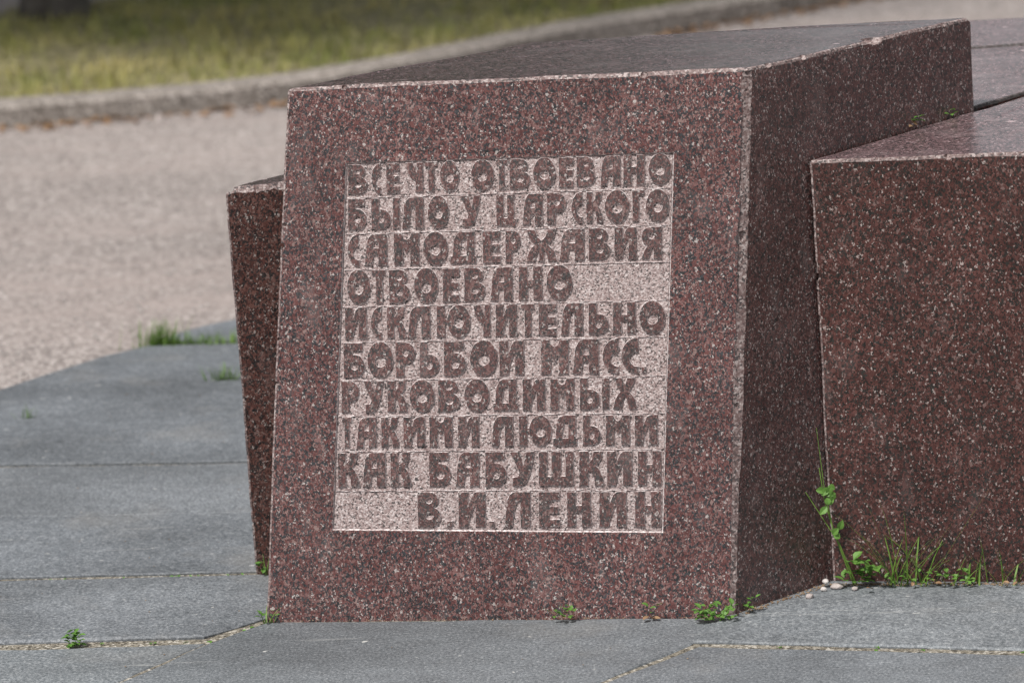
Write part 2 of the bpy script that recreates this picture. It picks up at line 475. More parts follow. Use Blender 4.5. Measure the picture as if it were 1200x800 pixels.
# ------------------------------------------------------------------ granite blocks
def prism(bot, top, seed=1, jit=0.0008, bev=0.0045, step=0.03):
    """stone block from matching bottom / top outlines (counter-clockwise from above) with slightly uneven, worn arrises"""
    r = random.Random(seed)
    bm = bmesh.new()
    n = len(bot)
    b = [bm.verts.new(p) for p in bot]; t = [bm.verts.new(p) for p in top]
    ft = bm.faces.new(t); bm.faces.new(list(reversed(b)))
    sides = [bm.faces.new((b[i], b[(i + 1) % n], t[(i + 1) % n], t[i])) for i in range(n)]
    ft.material_index = 1
    for i, f in enumerate(sides): f.material_index = 0 if i == 0 else 2
    bmesh.ops.recalc_face_normals(bm, faces=bm.faces)
    sharp = list(bm.edges)
    todo = []
    for e in sharp:
        L = e.calc_length(); k = int(L / step)
        todo.append((e, k))
    segs = []
    for e, k in todo:
        a, c = e.verts
        cur = e; segs.append(e)
        for j in range(k, 0, -1):
            fac = 1.0 / (j + 1)
            ne, nv = bmesh.utils.edge_split(cur, a, fac)
            nv.co += V((r.uniform(-1, 1), r.uniform(-1, 1), r.uniform(-1, 1))) * jit
            segs.append(ne)
            cur = ne if nv in ne.verts and c in ne.verts else cur
            # keep cutting the piece that still ends at c
            cur = [x for x in nv.link_edges if a not in x.verts][0]
            a = nv
    edges = list({e for e in bm.edges})
    bmesh.ops.bevel(bm, geom=edges, offset=bev, offset_type='OFFSET', segments=2, profile=0.6, affect='EDGES', material=3, clamp_overlap=True)
    bmesh.ops.recalc_face_normals(bm, faces=bm.faces)
    return bm
def bm_object(name, bm, mats, parent, org):
    me = bpy.data.meshes.new(name)
    bmesh.ops.translate(bm, verts=bm.verts, vec=-V(org))
    bm.to_mesh(me); bm.free()
    for m in mats: me.materials.append(m)
    o = bpy.data.objects.new(name, me); COL.objects.link(o); o.parent = parent
    return o
def cut(o, cutter_bm, mat):
    """knock chips / the panel recess out of a block and keep the result as plain mesh"""
    me = bpy.data.meshes.new('chip_tool'); cutter_bm.to_mesh(me); cutter_bm.free()
    me.materials.append(mat)
    c = bpy.data.objects.new('chip_tool', me); COL.objects.link(c)
    c.matrix_world = Matrix.Translation(parent_world(o))
    md = o.modifiers.new('cut', 'BOOLEAN'); md.operation = 'DIFFERENCE'; md.solver = 'EXACT'; md.object = c
    md.material_mode = 'TRANSFER'; md.use_self = True
    dg = bpy.context.evaluated_depsgraph_get(); dg.update()
    new = bpy.data.meshes.new_from_object(o.evaluated_get(dg))
    old = o.data
    if len(new.polygons) > 10:
        o.data = new; new.name = o.name
    o.modifiers.clear()
    bpy.data.objects.remove(c); bpy.data.meshes.remove(me)
def add_chip(bm, c, r, scl=(1, 1, 1), seed=0):
    rr = random.Random(seed)
    g = bmesh.ops.create_icosphere(bm, subdivisions=2, radius=r)
    rot = Matrix.Rotation(rr.uniform(0, 6), 3, V((rr.random(), rr.random(), rr.random() + 0.1)).normalized())
    for v in g['verts']:
        p = v.co.copy()
        k = 1 + 0.22 * noise.noise(p * (1.6 / r) + V((seed, 0, 0)))
        p = V((p.x * scl[0], p.y * scl[1], p.z * scl[2])) * k
        v.co = V(c) + p
def edge_chips(bm, a, b, count, r0, r1, seed):
    rr = random.Random(seed); a, b = V(a), V(b)
    for i in range(count):
        t = rr.uniform(0.03, 0.97); r = rr.uniform(r0, r1)
        off = V((rr.uniform(-1, 1), rr.uniform(-1, 1), rr.uniform(-1, 1))) * r * 0.35
        add_chip(bm, a.lerp(b, t) + off, r, (rr.uniform(.8, 1.6), rr.uniform(.8, 1.6), rr.uniform(.8, 1.6)), seed * 31 + i)

def worn_arris(bm, a, b, d1, d2, w0, w1, seed, n=70):
    """tool that breaks an arris to an uneven chamfer; d1, d2 run from the edge into its two faces"""
    a, b, d1, d2 = V(a), V(b), V(d1).normalized(), V(d2).normalized()
    out = -(d1 + d2).normalized()
    rings = []
    for i in range(n + 1):
        t = i / n
        p = a.lerp(b, -0.01 + 1.02 * t)
        L = (b - a).length * t
        k1 = 0.5 + 0.5 * noise.noise(V((L * 28, seed, 0))) + 0.35 * noise.noise(V((L * 110, seed, 3)))
        k2 = 0.5 + 0.5 * noise.noise(V((L * 24, seed, 9))) + 0.35 * noise.noise(V((L * 120, seed, 5)))
        q1 = p + d1 * (w0 + (w1 - w0) * max(0, k1)); q2 = p + d2 * (w0 + (w1 - w0) * max(0, k2))
        e = 0.25
        rings.append([bm.verts.new(q1 + (q1 - q2) * e), bm.verts.new(q2 + (q2 - q1) * e), bm.verts.new(p + out * 0.03)])
    for i in range(n):
        for j in range(3):
            k = (j + 1) % 3
            bm.faces.new((rings[i][j], rings[i][k], rings[i + 1][k], rings[i + 1][j]))
    bm.faces.new(rings[0]); bm.faces.new(rings[-1])
    bmesh.ops.recalc_face_normals(bm, faces=bm.faces)

def drop(top, bot, z):           # carry the edge top->bot on down to height z
    top, bot = V(top), V(bot)
    return bot + (bot - top) * ((bot.z - z) / (top.z - bot.z))
# --- the inscribed block
BL, BR = V((-0.3839, 5.5163, 0)), V((0.3076, 5.4362, 0))
TL, TR = V((-0.3108, 5.6053, 0.7891)), V((0.3598, 5.5293, 0.8022))
BRT, BRB = V((0.7293, 5.8747, 0.8106)), V((0.7427, 5.8423, 0))
BLT = V((0.0466, 5.899, 0.7971)); BLB = BLT + (BRB - BRT)
UX = (BR - BL).normalized()
NF = V((-0.1142, -0.986, 0.1219)).normalized()
VX = NF.cross(UX).normalized()
def face(u, v, d=0.0):           # metres along / up the inscribed face, d out of it
    return BL + UX * u + VX * v + NF * d

block = thing('granite_block', 'tall red granite block with leaning face and carved Cyrillic inscription panel', 'monument stone', (0.0, 5.6, 0.0))
TLe, BLe = TL - UX * 0.0042, BL - UX * 0.0050     # the left arris, before it is rounded off
tops_ = [TLe, TR, BRT, BLT]; bots_ = [drop(TLe, BLe, -0.04), drop(TR, BR, -0.04), drop(BRT, BRB, -0.04), drop(BLT, BLB, -0.04)]
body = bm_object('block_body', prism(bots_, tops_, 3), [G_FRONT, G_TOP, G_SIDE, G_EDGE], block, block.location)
W = V(block.location)
cb = bmesh.new()
PQ = [(0.1438, 0.6816), (0.6247, 0.6864), (0.5944, 0.1289), (0.1045, 0.1386)]     # panel corners on the face, clockwise from top left
def panel_uv(fx, fy):            # fx 0..1 left to right, fy 0..1 top to bottom
    a = V(PQ[0]).lerp(V(PQ[1]), fx); b = V(PQ[3]).lerp(V(PQ[2]), fx)
    return a.lerp(b, fy)
def grow(k):
    c = V((sum(p[0] for p in PQ) / 4, sum(p[1] for p in PQ) / 4))
    return [(p[0] + (k if p[0] > c.x else -k), p[1] + (k if p[1] > c.y else -k)) for p in PQ]
ins, outs = PQ, grow(0.004)
lo = [cb.verts.new(face(u, v, -0.0055) - W) for u, v in ins]
hi = [cb.verts.new(face(u, v, 0.004) - W) for u, v in outs]
cb.faces.new(lo); cb.faces.new(list(reversed(hi)))
for i in range(4):
    j = (i + 1) % 4
    cb.faces.new((lo[j], lo[i], hi[i], hi[j]))
bmesh.ops.recalc_face_normals(cb, faces=cb.faces)
cut(body, cb, G_LINE)
SD = (BRT - TR).normalized()
cb = bmesh.new(); worn_arris(cb, TR - W - V((0, 0, .012)), BR - W, -UX, SD, 0.0035, 0.0085, 3, 90); cut(body, cb, G_EDGE)
cb = bmesh.new(); worn_arris(cb, TL - W, TR - W, -VX, SD, 0.0028, 0.0052, 4, 80); cut(body, cb, G_EDGE)
cb = bmesh.new()
edge_chips(cb, TR - W, BR - W, 8, 0.003, 0.006, 5)
edge_chips(cb, TL - W, TR - W, 4, 0.003, 0.005, 6)
edge_chips(cb, TR - W, BRT - W, 8, 0.003, 0.0065, 8)
edge_chips(cb, TL - W, BL - W, 7, 0.0025, 0.005, 9)
add_chip(cb, BR.lerp(TR, 0.205) - W + V((0.004, -0.004, 0)), 0.010, (0.8, 0.8, 2.8), 77)
add_chip(cb, TR.lerp(BRT, 0.55) - W, 0.011, (2.0, 1.6, 0.8), 78)
add_chip(cb, BRT - W + V((0.004, -.002, 0.004)), 0.014, (1, 1, 1), 79)
cut(body, cb, G_EDGE)

# bush-hammered panel floor
NX, NY = 220, 250
vs = []; fs = []
for j in range(NY + 1):
    for i in range(NX + 1):
        uv = panel_uv(i / NX, j / NY)
        p = face(uv.x, uv.y)
        d = -0.0034 + 0.00015 * noise.noise(p * 160) + 0.0004 * noise.noise(p * 390) + 0.0004 * noise.noise(p * 30)
        vs.append(p + NF * d)
for j in range(NY):
    for i in range(NX):
        a = j * (NX + 1) + i
        fs.append((a, a + NX + 1, a + NX + 2, a + 1))
panel = link_mesh('inscription_panel', vs, fs, G_HAMMER, block, smooth=False)

# thin raised guide lines between the rows of writing, and around the panel
def ridge(name, pts, w, d):
    vs, fs = [], []
    n = len(pts)
    for i, (u, v) in enumerate(pts):
        a, b = V(pts[max(0, i - 1)]), V(pts[min(n - 1, i + 1)])
        t = (b - a).normalized(); q = V((-t.y, t.x))
        ww = w * rng.uniform(0.6, 1.3); c = V((u, v)) + q * rng.uniform(-0.0005, 0.0005)
        for s, dd in ((-1.5, -0.0056), (-0.5, d), (0.5, d), (1.5, -0.0056)):
            e = c + q * ww * s * 0.5
            vs.append(face(e.x, e.y, dd + (rng.uniform(-0.0006, 0.0004) if dd > -0.0050 else 0)))
    for i in range(n - 1):
        for k in range(3):
            fs.append((i * 4 + k, i * 4 + k + 1, (i + 1) * 4 + k + 1, (i + 1) * 4 + k))
    return link_mesh(name, vs, fs, G_LINE, panel)

# ---- lettering: wide-stroked carved capitals
def arc(cx, cy, rx, ry, a0, a1, n=14):
    return [(cx + rx * math.cos(rad(a0 + (a1 - a0) * i / n)), cy + ry * math.sin(rad(a0 + (a1 - a0) * i / n))) for i in range(n + 1)]
def ell(cx, cy, rx, ry): return arc(cx, cy, rx, ry, 0, 360, 28)[:-1]
GL = {}
def gl(c, *polys): GL[c] = polys
gl('О', (ell(.5, .5, .5, .53), [ell(.5, .44, .21, .17)]))
gl('В', ([(0, 0)] + arc(.52, .29, .48, .29, -90, 68) + arc(.48, .77, .42, .23, -50, 90) + [(0, 1)], [ell(.5, .75, .14, .085), ell(.52, .3, .18, .10)]))
gl('С', (arc(1, .5, 1, .52, 90, 270, 22) + [(1, .18)] + arc(1, .40, .52, .22, 270, 90, 12), []))
gl('Е', ([(0, 0), (1, 0), (1, .2), (.5, .2), (.5, .38), (.95, .38), (.95, .57), (.5, .57), (.5, .76), (1, .76), (1, 1), (0, 1)], []))
gl('Ч', ([(.58, 0), (1, 0), (1, 1), (.66, 1), (.66, .60), (.40, 1), (0, 1), (.10, .72), (.28, .5), (.58, .38)], []))
gl('Т', ([(.27, 0), (.76, 0), (.76, .86), (1, .86), (1, 1), (0, 1), (0, .86), (.27, .86)], []))
gl('Г', ([(0, 0), (.52, 0), (.52, .86), (1, .86), (1, 1), (0, 1)], []))
gl('Б', ([(0, 0)] + arc(.55, .33, .45, .33, -90, 90) + [(.42, .66), (.42, .78), (.9, .78), (.9, 1), (0, 1)], [ell(.52, .32, .18, .12)]))
SOFT = [(0, 0)] + arc(.5, .32, .5, .32, -90, 90) + [(.38, .64), (.38, 1), (0, 1)]
gl('Ь', (SOFT, [ell(.5, .31, .16, .12)]))
gl('Ы', ([(x * .68, y) for x, y in SOFT], [ell(.34, .31, .11, .12)]), ([(.76, 0), (1, 0), (1, 1), (.76, 1)], []))
ARCH = arc(.42, .58, .34, .42, 90, 172, 8)
gl('Л', ([(0, 0), (.30, 0), (.34, .3), (.42, .62), (.5, .74), (.62, .74), (.62, 0), (1, 0), (1, 1)] + ARCH, []))
gl('А', ([(0, 0), (.32, 0), (.38, .34), (.62, .34), (.62, 0), (1, 0), (1, 1)] + ARCH, [[(.38, .54), (.64, .54), (.64, .76), (.43, .76)]]))
gl('Д', ([(0, 0), (1, 0), (1, .22), (.94, .22), (.94, 1)] + arc(.44, .58, .32, .42, 90, 172, 8) + [(.08, .22), (0, .22)], [[(.36, .23), (.64, .23), (.64, .76), (.44, .76)]]))
gl('У', ([(.1, 0), (.45, 0), (.66, .1), (.85, .45), (1, 1), (.68, 1), (.56, .58), (.38, 1), (0, 1), (.40, .38), (.32, .25), (.1, .24)], []))
gl('Ц', ([(0, 0), (.86, 0), (.86, -.06), (1, -.06), (1, .2), (.92, .2), (.92, 1), (.57, 1), (.57, .22), (.36, .22), (.36, 1), (0, 1)], []))
gl('Р', ([(0, 0), (.42, 0), (.42, .36)] + arc(.5, .68, .5, .32, -90, 90) + [(0, 1)], [ell(.52, .69, .16, .11)]))
gl('К', ([(0, 0), (.37, 0), (.37, .42), (.5, .40), (.6, .22), (.64, 0), (1, 0), (.97, .25), (.82, .47), (.68, .56), (.86, .72), (.95, 1), (.60, 1), (.54, .78), (.37, .65), (.37, 1), (0, 1)], []))
gl('М', ([(0, 0), (.34, 0), (.36, .58), (.5, .36), (.64, .58), (.66, 0), (1, 0), (1, 1), (.70, 1), (.62, .84), (.5, .79), (.38, .84), (.30, 1), (0, 1)], []))
gl('Ж', ([(0, 0), (.27, 0), (.33, .25), (.43, .36), (.43, 0), (.57, 0), (.57, .36), (.67, .25), (.73, 0), (1, 0), (.93, .3), (.72, .53), (.9, .75), (.98, 1), (.72, 1), (.64, .78), (.5, .64), (.36, .78), (.28, 1), (.02, 1), (.1, .75), (.28, .53), (.07, .3)], []))
gl('И', ([(0, 0), (.34, 0), (.42, .30), (.58, .60), (.64, .60), (.64, 0), (1, 0), (1, 1), (.66, 1), (.52, .92), (.40, .66), (.36, .62), (.36, 1), (0, 1)], []))
gl('Н', ([(0, 0), (.37, 0), (.37, .40), (.63, .40), (.63, 0), (1, 0), (1, 1), (.63, 1), (.63, .60), (.37, .60), (.37, 1), (0, 1)], []))
gl('Я', ([(1, 0), (1, 1)] + arc(.5, .69, .5, .31, 90, 245, 12) + [(.16, .26), (0, 0), (.34, 0), (.44, .26), (.62, .37), (.62, 0)], [ell(.5, .70, .15, .10)]))
gl('Ю', (ell(.66, .5, .34, .52), [ell(.66, .45, .15, .17)]), ([(0, 0), (.25, 0), (.25, .42), (.36, .42), (.36, .58), (.25, .58), (.25, 1), (0, 1)], []))
gl('Х', ([(0, 0), (.32, 0), (.42, .3), (.5, .42), (.58, .3), (.68, 0), (1, 0), (.9, .32), (.68, .56), (.85, .8), (.92, 1), (.62, 1), (.5, .74), (.38, 1), (.06, 1), (.14, .8), (.32, .56), (.1, .32)], []))
gl('Ш', ([(0, 0), (1, 0), (1, 1), (.77, 1), (.77, .26), (.63, .26), (.63, 1), (.37, 1), (.37, .26), (.23, .26), (.23, 1), (0, 1)], []))
gl('.', ([(0, 0), (1, 0), (1, .16), (0, .16)], []))
ROWS = [
    (0.6831, 0.6403, "В 144 172 С 179 192 Е 201 220 Ч 230 255 Т 259 276 О 281 309 О 327 360 Т 364 380 В 384 414 О 419 452 Е 457 478 В 483 510 А 518 547 Н 552 583 О 589 622"),
    (0.6316, 0.5867, "Б 142 169 Ы 177 219 Л 223 254 О 261 292 У 310 339 Ц 363 391 А 402 431 Р 438 466 С 474 490 К 496 520 О 523 559 Г 564 581 О 584 618"),
    (0.5784, 0.5324, "С 140 156 А 165 198 М 209 246 О 252 289 Д 293 331 Е 341 367 Р 375 397 Ж 406 450 А 455 491 В 498 529 И 536 568 Я 576 605"),
    (0.5247, 0.4760, "О 137 171 Т 175 194 В 200 230 О 237 273 Е 280 304 В 312 343 А 351 383 Н 393 427 О 434 472"),
    (0.4694, 0.4231, "И 132 164 С 171 186 К 195 223 Л 226 259 Ю 269 319 Ч 324 349 И 357 388 Т 395 414 Е 421 447 Л 454 486 Ь 495 524 Н 531 564 О 570 608"),
    (0.4158, 0.3654, "Б 128 159 О 164 202 Р 206 235 Ь 242 271 Б 278 311 О 317 358 И 361 397 М 423 463 А 470 508 С 514 537 С 542 566 . 572 578"),
    (0.3584, 0.3127, "Р 123 149 У 156 186 К 192 221 О 225 262 В 268 300 О 307 344 Д 350 386 И 394 427 М 435 470 Ы 479 522 Х 528 563"),
    (0.3037, 0.2598, "Т 122 136 А 144 173 К 181 207 И 214 246 М 253 287 И 296 327 Л 346 378 Ю 387 435 Д 438 473 Ь 482 508 М 516 551 И 559 592"),
    (0.2502, 0.1999, "К 114 145 А 151 185 К 193 223 Б 251 283 А 291 325 Б 335 366 У 372 408 Ш 415 466 К 475 511 И 516 553 Н 562 596"),
    (0.1903, 0.1384, "В 232 266 . 276 283 И 293 333 . 339 346 Л 362 400 Е 413 444 Н 455 490 И 503 543 Н 556 594"),
]
def area(p): return 0.5 * sum(p[i - 1][0] * p[i][1] - p[i][0] * p[i - 1][1] for i in range(len(p)))
def resample(p, step, jit):
    out = []
    for i in range(len(p)):
        a, b = V(p[i]), V(p[(i + 1) % len(p)])
        n = max(1, int((b - a).length / step))
        for k in range(n):
            q = a.lerp(b, k / n)
            out.append(q + V((rng.uniform(-jit, jit), rng.uniform(-jit, jit))))
    return out
def offset(p, d):
    out = []; n = len(p)
    for i in range(n):
        e1 = (p[i] - p[i - 1]); e2 = (p[(i + 1) % n] - p[i])
        if e1.length < 1e-7 or e2.length < 1e-7: out.append(p[i].copy()); continue
        n1 = V((e1.y, -e1.x)).normalized(); n2 = V((e2.y, -e2.x)).normalized()
        b = n1 + n2
        if b.length < 0.3: b = n1; k = 1
        else:
            b.normalize(); k = min(1.5, 1 / max(0.4, b.dot(n1)))
        out.append(p[i] + b * d * k)
    return out
def letter_row(top, bot, text, slope):
    vs, fs, mi = [], [], []
    tk = text.split()
    h = top - bot
    for q in range(0, len(tk), 3):
        u0, u1 = float(tk[q + 1]) / 1000, float(tk[q + 2]) / 1000
        dv = slope * ((u0 + u1) / 2 - 0.36)
        lean = 0.020
        for pi, (outer, holes) in enumerate(GL[tk[q]]):
            dep = -0.0004 - 0.0005 * pi - rng.uniform(0, 0.0004)
            loops = []
            for li, lp in enumerate([outer] + list(holes)):
                lp = [(u0 + x * (u1 - u0) + (y - .5) * h * lean, bot + y * h + dv) for x, y in lp]
                if (area(lp) > 0) != (li == 0): lp = lp[::-1]          # outer anticlockwise, holes clockwise
                loops.append(resample(lp, 0.0035, 0.00045))
            tri = tessellate_polygon([[V((p.x, p.y, 0)) for p in lp] for lp in loops])
            flat = [p for lp in loops for p in lp]
            i0 = len(vs)
            vs += [face(p.x, p.y, dep) for p in flat]
            for t in tri:
                a, b, c = (flat[k] for k in t)
                t = t if (b - a).cross(c - a) > 0 else t[::-1]
                fs.append(tuple(i0 + k for k in t)); mi.append(0)
            s = 0
            for lp in loops:
                n = len(lp); off = offset(lp, 0.0011)
                j0 = len(vs)
                vs += [face(p.x, p.y, -0.0045) for p in off]
                for k in range(n):
                    k2 = (k + 1) % n
                    fs.append((i0 + s + k, j0 + k, j0 + k2, i0 + s + k2)); mi.append(1)
                s += n
    return link_mesh('letter_row', vs, fs, [G_LETTER, G_LINE], panel, mi)
for i, (t, b, s) in enumerate(ROWS):
    sl = 0.0115 - 0.0215 * i / 9
    letter_row(t, b, s, sl)
for i in range(9):
    v = (ROWS[i][1] + ROWS[i + 1][0]) / 2 + (ROWS[i + 1][0] - ROWS[i][1]) * 0.28
    sl = 0.0115 - 0.0215 * (i + .5) / 9
    fy = (0.684 - v) / (0.684 - 0.134)
    ua, ub = panel_uv(0, fy).x + 0.001, panel_uv(1, fy).x - 0.001
    ridge('guide_line', [(ua + (ub - ua) * k / 90, v + sl * (ua + (ub - ua) * k / 90 - 0.36)) for k in range(91)], 0.0011, -0.0020)

# --- the neighbouring blocks
SDIR = V((0.7311, 0.6823, 0))
FD = V((0.3129, -0.0522, 0)).normalized()
NTR = V((-0.0287, -0.0341, 0.999))
C0 = V((0.4503, 5.5952, 0.6497))
def ztop(x, y): return C0.z - (NTR.x * (x - C0.x) + NTR.y * (y - C0.y)) / NTR.z
def on_top(p, dz=0): return V((p[0], p[1], ztop(p[0], p[1]) + dz))
MATB = [G_BROWN, G_TOP_SKYTINT, G_BROWN, G_EDGE_DARK]
rb = thing('granite_block', 'dark brown red granite block on the right with weeds along its foot', 'monument stone', (1.0, 5.7, 0))
c = V((C0.x, C0.y)); e = V((FD.x, FD.y)); s = V((SDIR.x, SDIR.y))
t4 = [on_top(c), on_top(c + e * 1.25), on_top(c + e * 1.25 + s * 1.5), on_top(c + s * 1.5)]
g4 = [V((0.4697, 5.5869, 0)), V((0.4697, 5.5869, 0)) + FD * 1.24]
b4 = [drop(t4[0], g4[0], -0.04), drop(t4[1], g4[1], -0.04), t4[2] * 1, t4[3] * 1]
b4[2].z = b4[3].z = -0.04
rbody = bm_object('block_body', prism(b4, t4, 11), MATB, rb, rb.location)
W = V(rb.location)
cb = bmesh.new()
edge_chips(cb, t4[0] - W, t4[0].lerp(t4[1], 0.35) - W, 10, 0.003, 0.008, 15)
edge_chips(cb, t4[0] - W, g4[0] - W, 8, 0.003, 0.007, 16)
cut(rbody, cb, G_EDGE)

def flat_block(label, pts, seed, dz=0.0):
    t = [on_top(p, dz) for p in pts]
    b = [V((p[0], p[1], -0.04)) for p in pts]
    cx = sum(p[0] for p in pts) / len(pts); cy = sum(p[1] for p in pts) / len(pts)
    r = thing('granite_block', label, 'monument stone', (cx, cy, 0))
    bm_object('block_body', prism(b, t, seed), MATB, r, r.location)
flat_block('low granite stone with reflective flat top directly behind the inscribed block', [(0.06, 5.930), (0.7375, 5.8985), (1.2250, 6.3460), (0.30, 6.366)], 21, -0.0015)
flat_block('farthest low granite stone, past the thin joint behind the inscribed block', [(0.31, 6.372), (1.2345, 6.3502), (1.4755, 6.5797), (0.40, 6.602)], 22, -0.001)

lb = thing('granite_block', 'narrow dark granite block with chipped top corner, leaning outward on the left', 'monument stone', (-0.3, 5.85, 0))
T0 = V((-0.4257, 5.7300, 0.6195)); L0 = V((-0.4170, 5.7660, 0))
D15 = V((0.9659, 0.2588, 0)); S2 = V((0.592, 0.806, 0))
t4 = [T0, T0 + D15 * 0.32 + V((0, 0, 0.010)), T0 + D15 * 0.32 + S2 * 0.30, T0 + S2 * 0.36]
l1 = L0 + D15 * 0.30
b4 = [drop(T0, L0, -0.04), drop(t4[1], l1, -0.04), V((t4[2].x, t4[2].y + .02, -0.04)), V((t4[3].x, t4[3].y + .03, -0.04))]
lbody = bm_object('block_body', prism(b4, t4, 31), [G_LEFT, G_TOP, G_LEFT, G_EDGE], lb, lb.location)
W = V(lb.location)
cb = bmesh.new()
add_chip(cb, T0 - W + V((0.000, -0.008, 0.010)), 0.020, (1.1, 1.0, 1.0), 41)
cut(lbody, cb, G_EDGE)
cb = bmesh.new(); worn_arris(cb, T0 - W, t4[1] - W, V((0.02, 0.05, -1)), V((-0.35, 0.93, 0)), 0.004, 0.016, 46, 50); cut(lbody, cb, G_EDGE)
cb = bmesh.new()
edge_chips(cb, T0 - W, L0 - W, 7, 0.0025, 0.0045, 43)
edge_chips(cb, T0 - W, t4[3].lerp(T0, .6) - W, 5, 0.003, 0.007, 44)
cut(lbody, cb, G_EDGE)

# ------------------------------------------------------------------ trees
def leaf_cloud(center, radii, count, size, seed, lumps):
    r = random.Random(seed); vs, fs = [], []
    cl = []
    for i in range(lumps):
        d = V((r.gauss(0, 1), r.gauss(0, 1), r.gauss(0, 1))).normalized()
        k = r.uniform(0.35, 0.95)
        cl.append((V(center) + V((d.x * radii[0], d.y * radii[1], d.z * radii[2])) * k, r.uniform(0.28, 0.5)))
    for i in range(count):
        c, s = cl[r.randrange(lumps)]
        p = c + V((r.gauss(0, .5) * radii[0], r.gauss(0, .5) * radii[1], r.gauss(0, .45) * radii[2])) * s
        a = V((r.uniform(-1, 1), r.uniform(-1, 1), r.uniform(-0.7, 0.4))).normalized()
        b = a.cross(V((r.uniform(-1, 1), r.uniform(-1, 1), r.uniform(-1, 1)))).normalized()
        L = size * r.uniform(0.7, 1.4); i0 = len(vs)
        vs += [p, p + a * L * .5 + b * L * .32, p + a * L, p + a * L * .5 - b * L * .32]
        fs.append((i0, i0 + 1, i0 + 2, i0 + 3))
    return vs, fs
def limb(vs, fs, pts, radii, n=12, seed=0):
    i0 = len(vs)
    for k, (p, r) in enumerate(zip(pts, radii)):
        for j in range(n):
            a = 2 * math.pi * j / n
            q = V(p) + V((math.cos(a), math.sin(a), 0)) * r
            q += V((math.cos(a), math.sin(a), 0)) * r * 0.16 * noise.noise(V((math.cos(a) * 2, math.sin(a) * 2, p[2] * 2 + seed)))
            vs.append(q)
    for k in range(len(pts) - 1):
        for j in range(n):
            fs.append((i0 + k * n + j, i0 + k * n + (j + 1) % n, i0 + (k + 1) * n + (j + 1) % n, i0 + (k + 1) * n + j))
def tree(label, x, y, h0, r0, crown, radii, count, seed):
    r = random.Random(seed)
    t = thing('shade_tree', label, 'tree', (x, y, 0.03))
    vs, fs = [], []
    top = crown[2]
    pts = [(x, y, -0.05), (x, y, 0.06), (x + .01, y, 0.22)] + [(x + 0.05 * k + r.uniform(-.04, .04), y + r.uniform(-.05, .05), 0.22 + (top - .22) * k / 5) for k in range(1, 6)]
    limb(vs, fs, pts, [r0 * 1.5, r0 * 1.25, r0 * 1.02] + [r0 * (1 - .14 * k) for k in range(1, 6)], 16, seed)
    for k in range(7):
        a = r.uniform(0, 6.28); z0 = h0 + (top - h0) * r.uniform(0, .8)
        e = V((crown[0] + math.cos(a) * radii[0] * .7, crown[1] + math.sin(a) * radii[1] * .7, z0 + radii[2] * r.uniform(.2, .7)))
        b = V((x + .08, y, z0))
        limb(vs, fs, [b, b.lerp(e, .5) + V((0, 0, .15)), e], [r0 * .42, r0 * .25, r0 * .08], 8, seed + k)
    link_mesh('trunk', vs, fs, M_BARK, t, smooth=True)
    vs, fs = leaf_cloud(crown, radii, count, 0.17, seed, 60)
    link_mesh('crown', vs, fs, M_CROWN, t)
tree('dark rough tree trunk rising from the shaded far edge of the lawn', -1.375, 11.86, 2.3, 0.088, (-2.45, 11.72, 3.7), (2.9, 1.9, 1.3), 50000, 51)
vs, fs = [], []
for i in range(11):
    cx = -15 + i * 1.55
    a, b = leaf_cloud((cx, 27 + rng.uniform(-1.5, 1.5), 2.6), (1.7, 1.5, 2.4 + rng.uniform(-.4, .8)), 1500, 0.34, 60 + i, 14)
    k = len(vs); vs += a; fs += [tuple(q + k for q in f) for f in b]
kind(link_mesh('distant_woodland', vs, fs, M_CROWN), 'stuff')

# ------------------------------------------------------------------ weeds, tufts, pebbles
def leaf(vs, fs, base, d, up, L, w):
    """one small pointed leaf, folded along its midrib, six faces"""
    d = d.normalized(); s_ = d.cross(up).normalized(); n_ = s_.cross(d)
    i0 = len(vs)
    prof_ = [(0, .08), (.3, .9), (.6, 1.0), (.85, .55)]
    for t, k in prof_:
        c_ = base + d * L * t - n_ * L * 0.25 * t * t
        vs.append(c_ - s_ * w * .5 * k + n_ * w * .16 * k); vs.append(c_); vs.append(c_ + s_ * w * .5 * k + n_ * w * .16 * k)
    vs.append(base + d * L - n_ * L * .25)
    for q in range(3):
        a = i0 + q * 3
        fs.append((a, a + 1, a + 4, a + 3)); fs.append((a + 1, a + 2, a + 5, a + 4))
    a = i0 + 9
    fs.append((a, a + 1, a + 3)); fs.append((a + 1, a + 2, a + 3))
def rosette(vs, fs, base, n, L0_, L1_, r, spread=0.02, toward=V((0, -1, 0)), hgt=0.02, wk=0.62):
    for i in range(n):
        a = r.uniform(0, 6.28)
        d = V((math.cos(a), math.sin(a), r.uniform(0.0, 0.8))) + toward * 0.6
        p = V(base) + V((r.uniform(-spread, spread), r.uniform(-spread, spread) * .35, r.uniform(0.002, hgt)))
        L = r.uniform(L0_, L1_)
        leaf(vs, fs, p, d, V((r.uniform(-.3, .3), r.uniform(-.3, .3), 1)), L, L * wk)
def stalk(vs, fs, pts, r0, r1):
    limb(vs, fs, pts, [r0 + (r1 - r0) * k / (len(pts) - 1) for k in range(len(pts))], 5)

